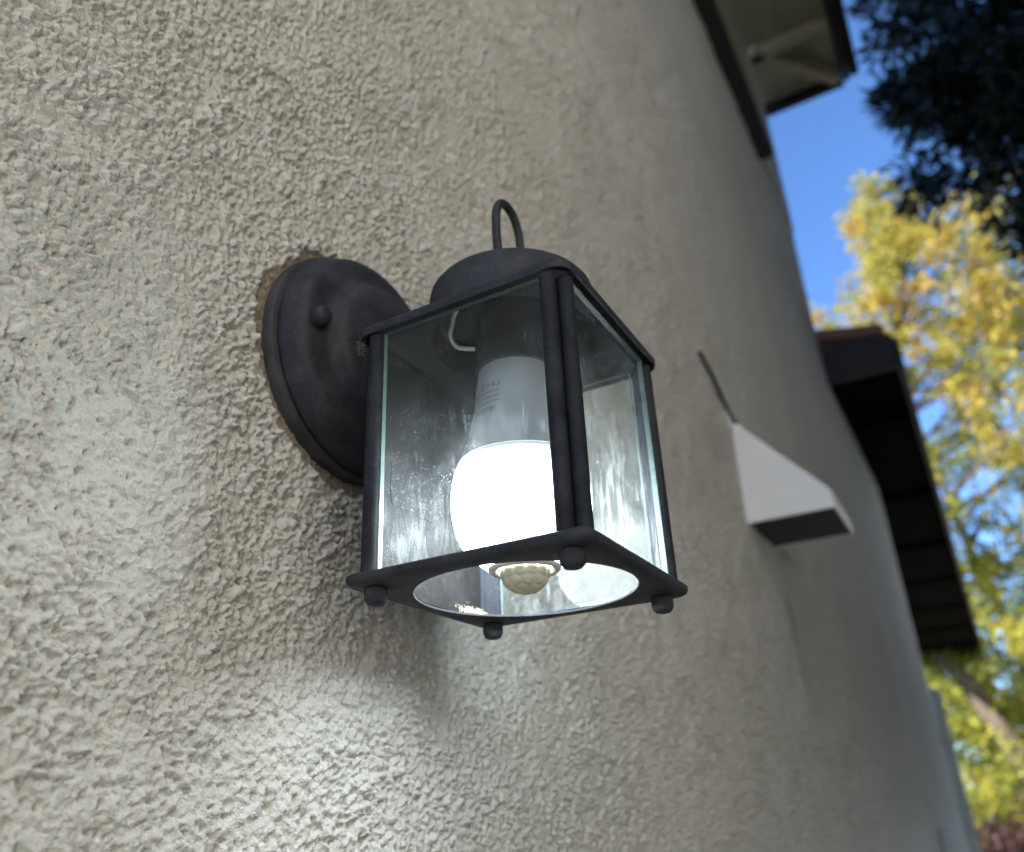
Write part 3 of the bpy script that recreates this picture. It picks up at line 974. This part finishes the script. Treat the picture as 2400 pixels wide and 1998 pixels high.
tree('distant_tree', (19.0, 0, Z_G), (19.2, 0, 3.2),
     [(19.0, -.8, 1.6, 1.5, 2.0, 1.8, 1.0), (19.0, 1.0, .6, 1.5, 1.8, 1.6, 1.0), (19.0, -1.5, -.4, 1.5, 1.8, 1.2, .7)],
     'leaf_yellow', GRN[1:3] + GRN[4:], 'dull green tree farthest off, showing through gaps at the lower right', 'tree', 'trees beyond the wall', 600, 380, 40, .13, .09, .35, 0, .3)
def nearer(b, k=.66):
    return tuple(CAM[i] + k * (b[i] - CAM[i]) for i in range(3)) + tuple(k * b[i] for i in range(3, 6)) + (b[6],)
EV = [(5.0, -1.25, 4.9, .9, .75, 1.0, 1.0), (5.0, -1.35, 3.8, .8, .62, .6, .7), (4.9, -.95, 4.2, .5, .42, .35, .3), (5.1, -1.5, 5.9, .9, .8, .7, .6), (4.9, -.66, 4.45, .28, .20, .14, .09), (5.0, -.62, 3.75, .28, .20, .12, .09), (4.95, -1.2, 3.05, .4, .3, .35, .12), (5.0, -.75, 5.3, .3, .25, .14, .08)]
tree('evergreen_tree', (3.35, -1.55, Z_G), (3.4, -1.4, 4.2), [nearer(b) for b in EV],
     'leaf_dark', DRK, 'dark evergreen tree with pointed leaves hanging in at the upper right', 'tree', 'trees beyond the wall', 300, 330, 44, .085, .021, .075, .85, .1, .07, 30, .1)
tree('plum_shrub', (8.5, -.1, Z_G), (8.5, -.1, -.5),
     [(8.5, .15, -.72, .6, .45, .5, 1.0), (8.5, -.3, -.8, .6, .5, .45, 1.0)],
     'leaf_dark', PLM, 'dark plum-coloured shrub at the lower right corner', 'shrub', None, 400, 200, 40, .07, .045, .14, 0, .2, .04, 12, .1)

# ------------------------------------------------------------------ unseen things added to bounce or block light
nh = tag(empty('bounce_house', (-4, -1.8, Z_G)), 'pale house block added out of view to bounce sun onto the wall', 'house')  # unseen block added to light the wall from the left
for nm, vf, mt in (('wall', box(-4.0, -.50, -5.0, -1.33, Z_G, 4.0), 'bounce_pale'), ('roof', slope(-4.3, -.5, -1.2, -3.0, 4.0, 4.9, .1), 'roof')):
    o = obj(nm, vf, mt, nh, False); o.matrix_parent_inverse = Matrix.Translation((4, 1.8, -Z_G))
def hedge(name, label, x0, x1, yc, hw, top, nv, nl, seed, zb=None):  # builds unseen hedges added to keep light off the wall
    zb = Z_G if zb is None else zb
    g = np.random.default_rng(seed)
    hv, hf = [], []
    NU, NV = 40, nv
    e = .6 / (x1 - x0)
    for i in range(NU):
        a_ = math.pi * i / (NU - 1)
        for j in range(NV):
            t_ = j / (NV - 1)
            w_ = min(1, t_ / e + .05, (1 - t_) / e + .05) ** .5
            k = 1 + .18 * (float(vnoise(np.array(i * .5), np.array(j * .5), 1.0, seed)) - .5)
            hv.append((x0 + (x1 - x0) * t_, yc + hw * math.cos(a_) * w_ * k, zb + ((top - zb) * math.sin(a_) ** .35 * w_) * k))
    for i in range(NU - 1):
        for j in range(NV - 1):
            hf.append((i * NV + j, (i + 1) * NV + j, (i + 1) * NV + j + 1, i * NV + j + 1))
    xm = (x0 + x1) / 2
    hd = tag(empty(name, (xm, yc, Z_G)), label, 'hedge')
    inv = Matrix.Translation((-xm, -yc, -Z_G))
    o = obj('blocker_shell', (np.array(hv), hf), 'blocker_core', hd, True); o.matrix_parent_inverse = inv
    sel = g.choice(len(hv), nl, replace=False)
    V, F, T = leaves(np.array(hv)[sel], np.full(nl, min(.2, hw * .4)), 24, .10, .045, DRK, seed + 1, .5, .1)
    o = foliage('foliage', V, F, T, 'leaf_dark', hd); o.matrix_parent_inverse = inv
hedge('tall_light_blocker', 'tall dark hedge added out of view to block sky light', -.4, 1.15, -2.15, .5, 7.2, 40, 260, 55)
hedge('raised_light_blocker', 'dark hedge raised off the ground, added unseen to block sky light', 1.0, 4.65, -2.15, .5, 7.2, 60, 460, 57, .1)
reflector = tag(empty('reflector', (1.8, -2.45, Z_G)), 'unseen pale fence under the clipped evergreen screen', 'reflector')  # unseen boards added to bounce sun onto the lower far wall
for k in range(9):
    o = obj('board', box(1.25 + k * .125, 1.368 + k * .125, -2.46 + .004 * (k % 2), -2.44 + .004 * (k % 2), Z_G, .02 + .01 * (k % 3), .002), 'bounce_pale', reflector, False)
    o.matrix_parent_inverse = Matrix.Translation((-1.8, 2.45, -Z_G))
hedge('low_light_blocker', 'low dark hedge added unseen to cut light from the lower left', -3.9, -.7, -1.17, .17, -.5, 50, 400, 65)
hedge('rear_light_blocker', 'tall dark hedge added unseen to keep sky out of the glass reflections', 4.4, 8.2, -3.1, .5, 7.2, 50, 400, 75)

gw = tag(empty('bounce_wall', (8.5, -1.9, Z_G)), 'pale wall added outside the view to bounce warm light back', 'garden wall')  # unseen wall added as a warm bounce for the far end
for nm, vf, mt in (('wall', box(4.75, 12.5, -2.0, -1.75, Z_G, 3.3), 'bounce_pale'), ('coping', box(4.7, 12.55, -2.05, -1.70, 3.3, 3.37, .01), 'bounce_pale')):
    o = obj(nm, vf, mt, gw, False); o.matrix_parent_inverse = Matrix.Translation((-8.5, 1.9, -Z_G))

tree('blocker_tree', (.70, -1.3, Z_G), (.70, -1.3, 3.2),  # unseen tree added to keep left light off the far wall
     [(.62, -1.2, 2.0, .75, .58, 1.35, 1.0), (.62, -1.25, 3.0, .7, .6, 1.2, .6)],
     'leaf_dark', DRK, 'small dark tree added out of view to block light along the wall', 'tree', None, 500, 330, 60, .09, .034, .2, .4, .1, .07, 20, .05)
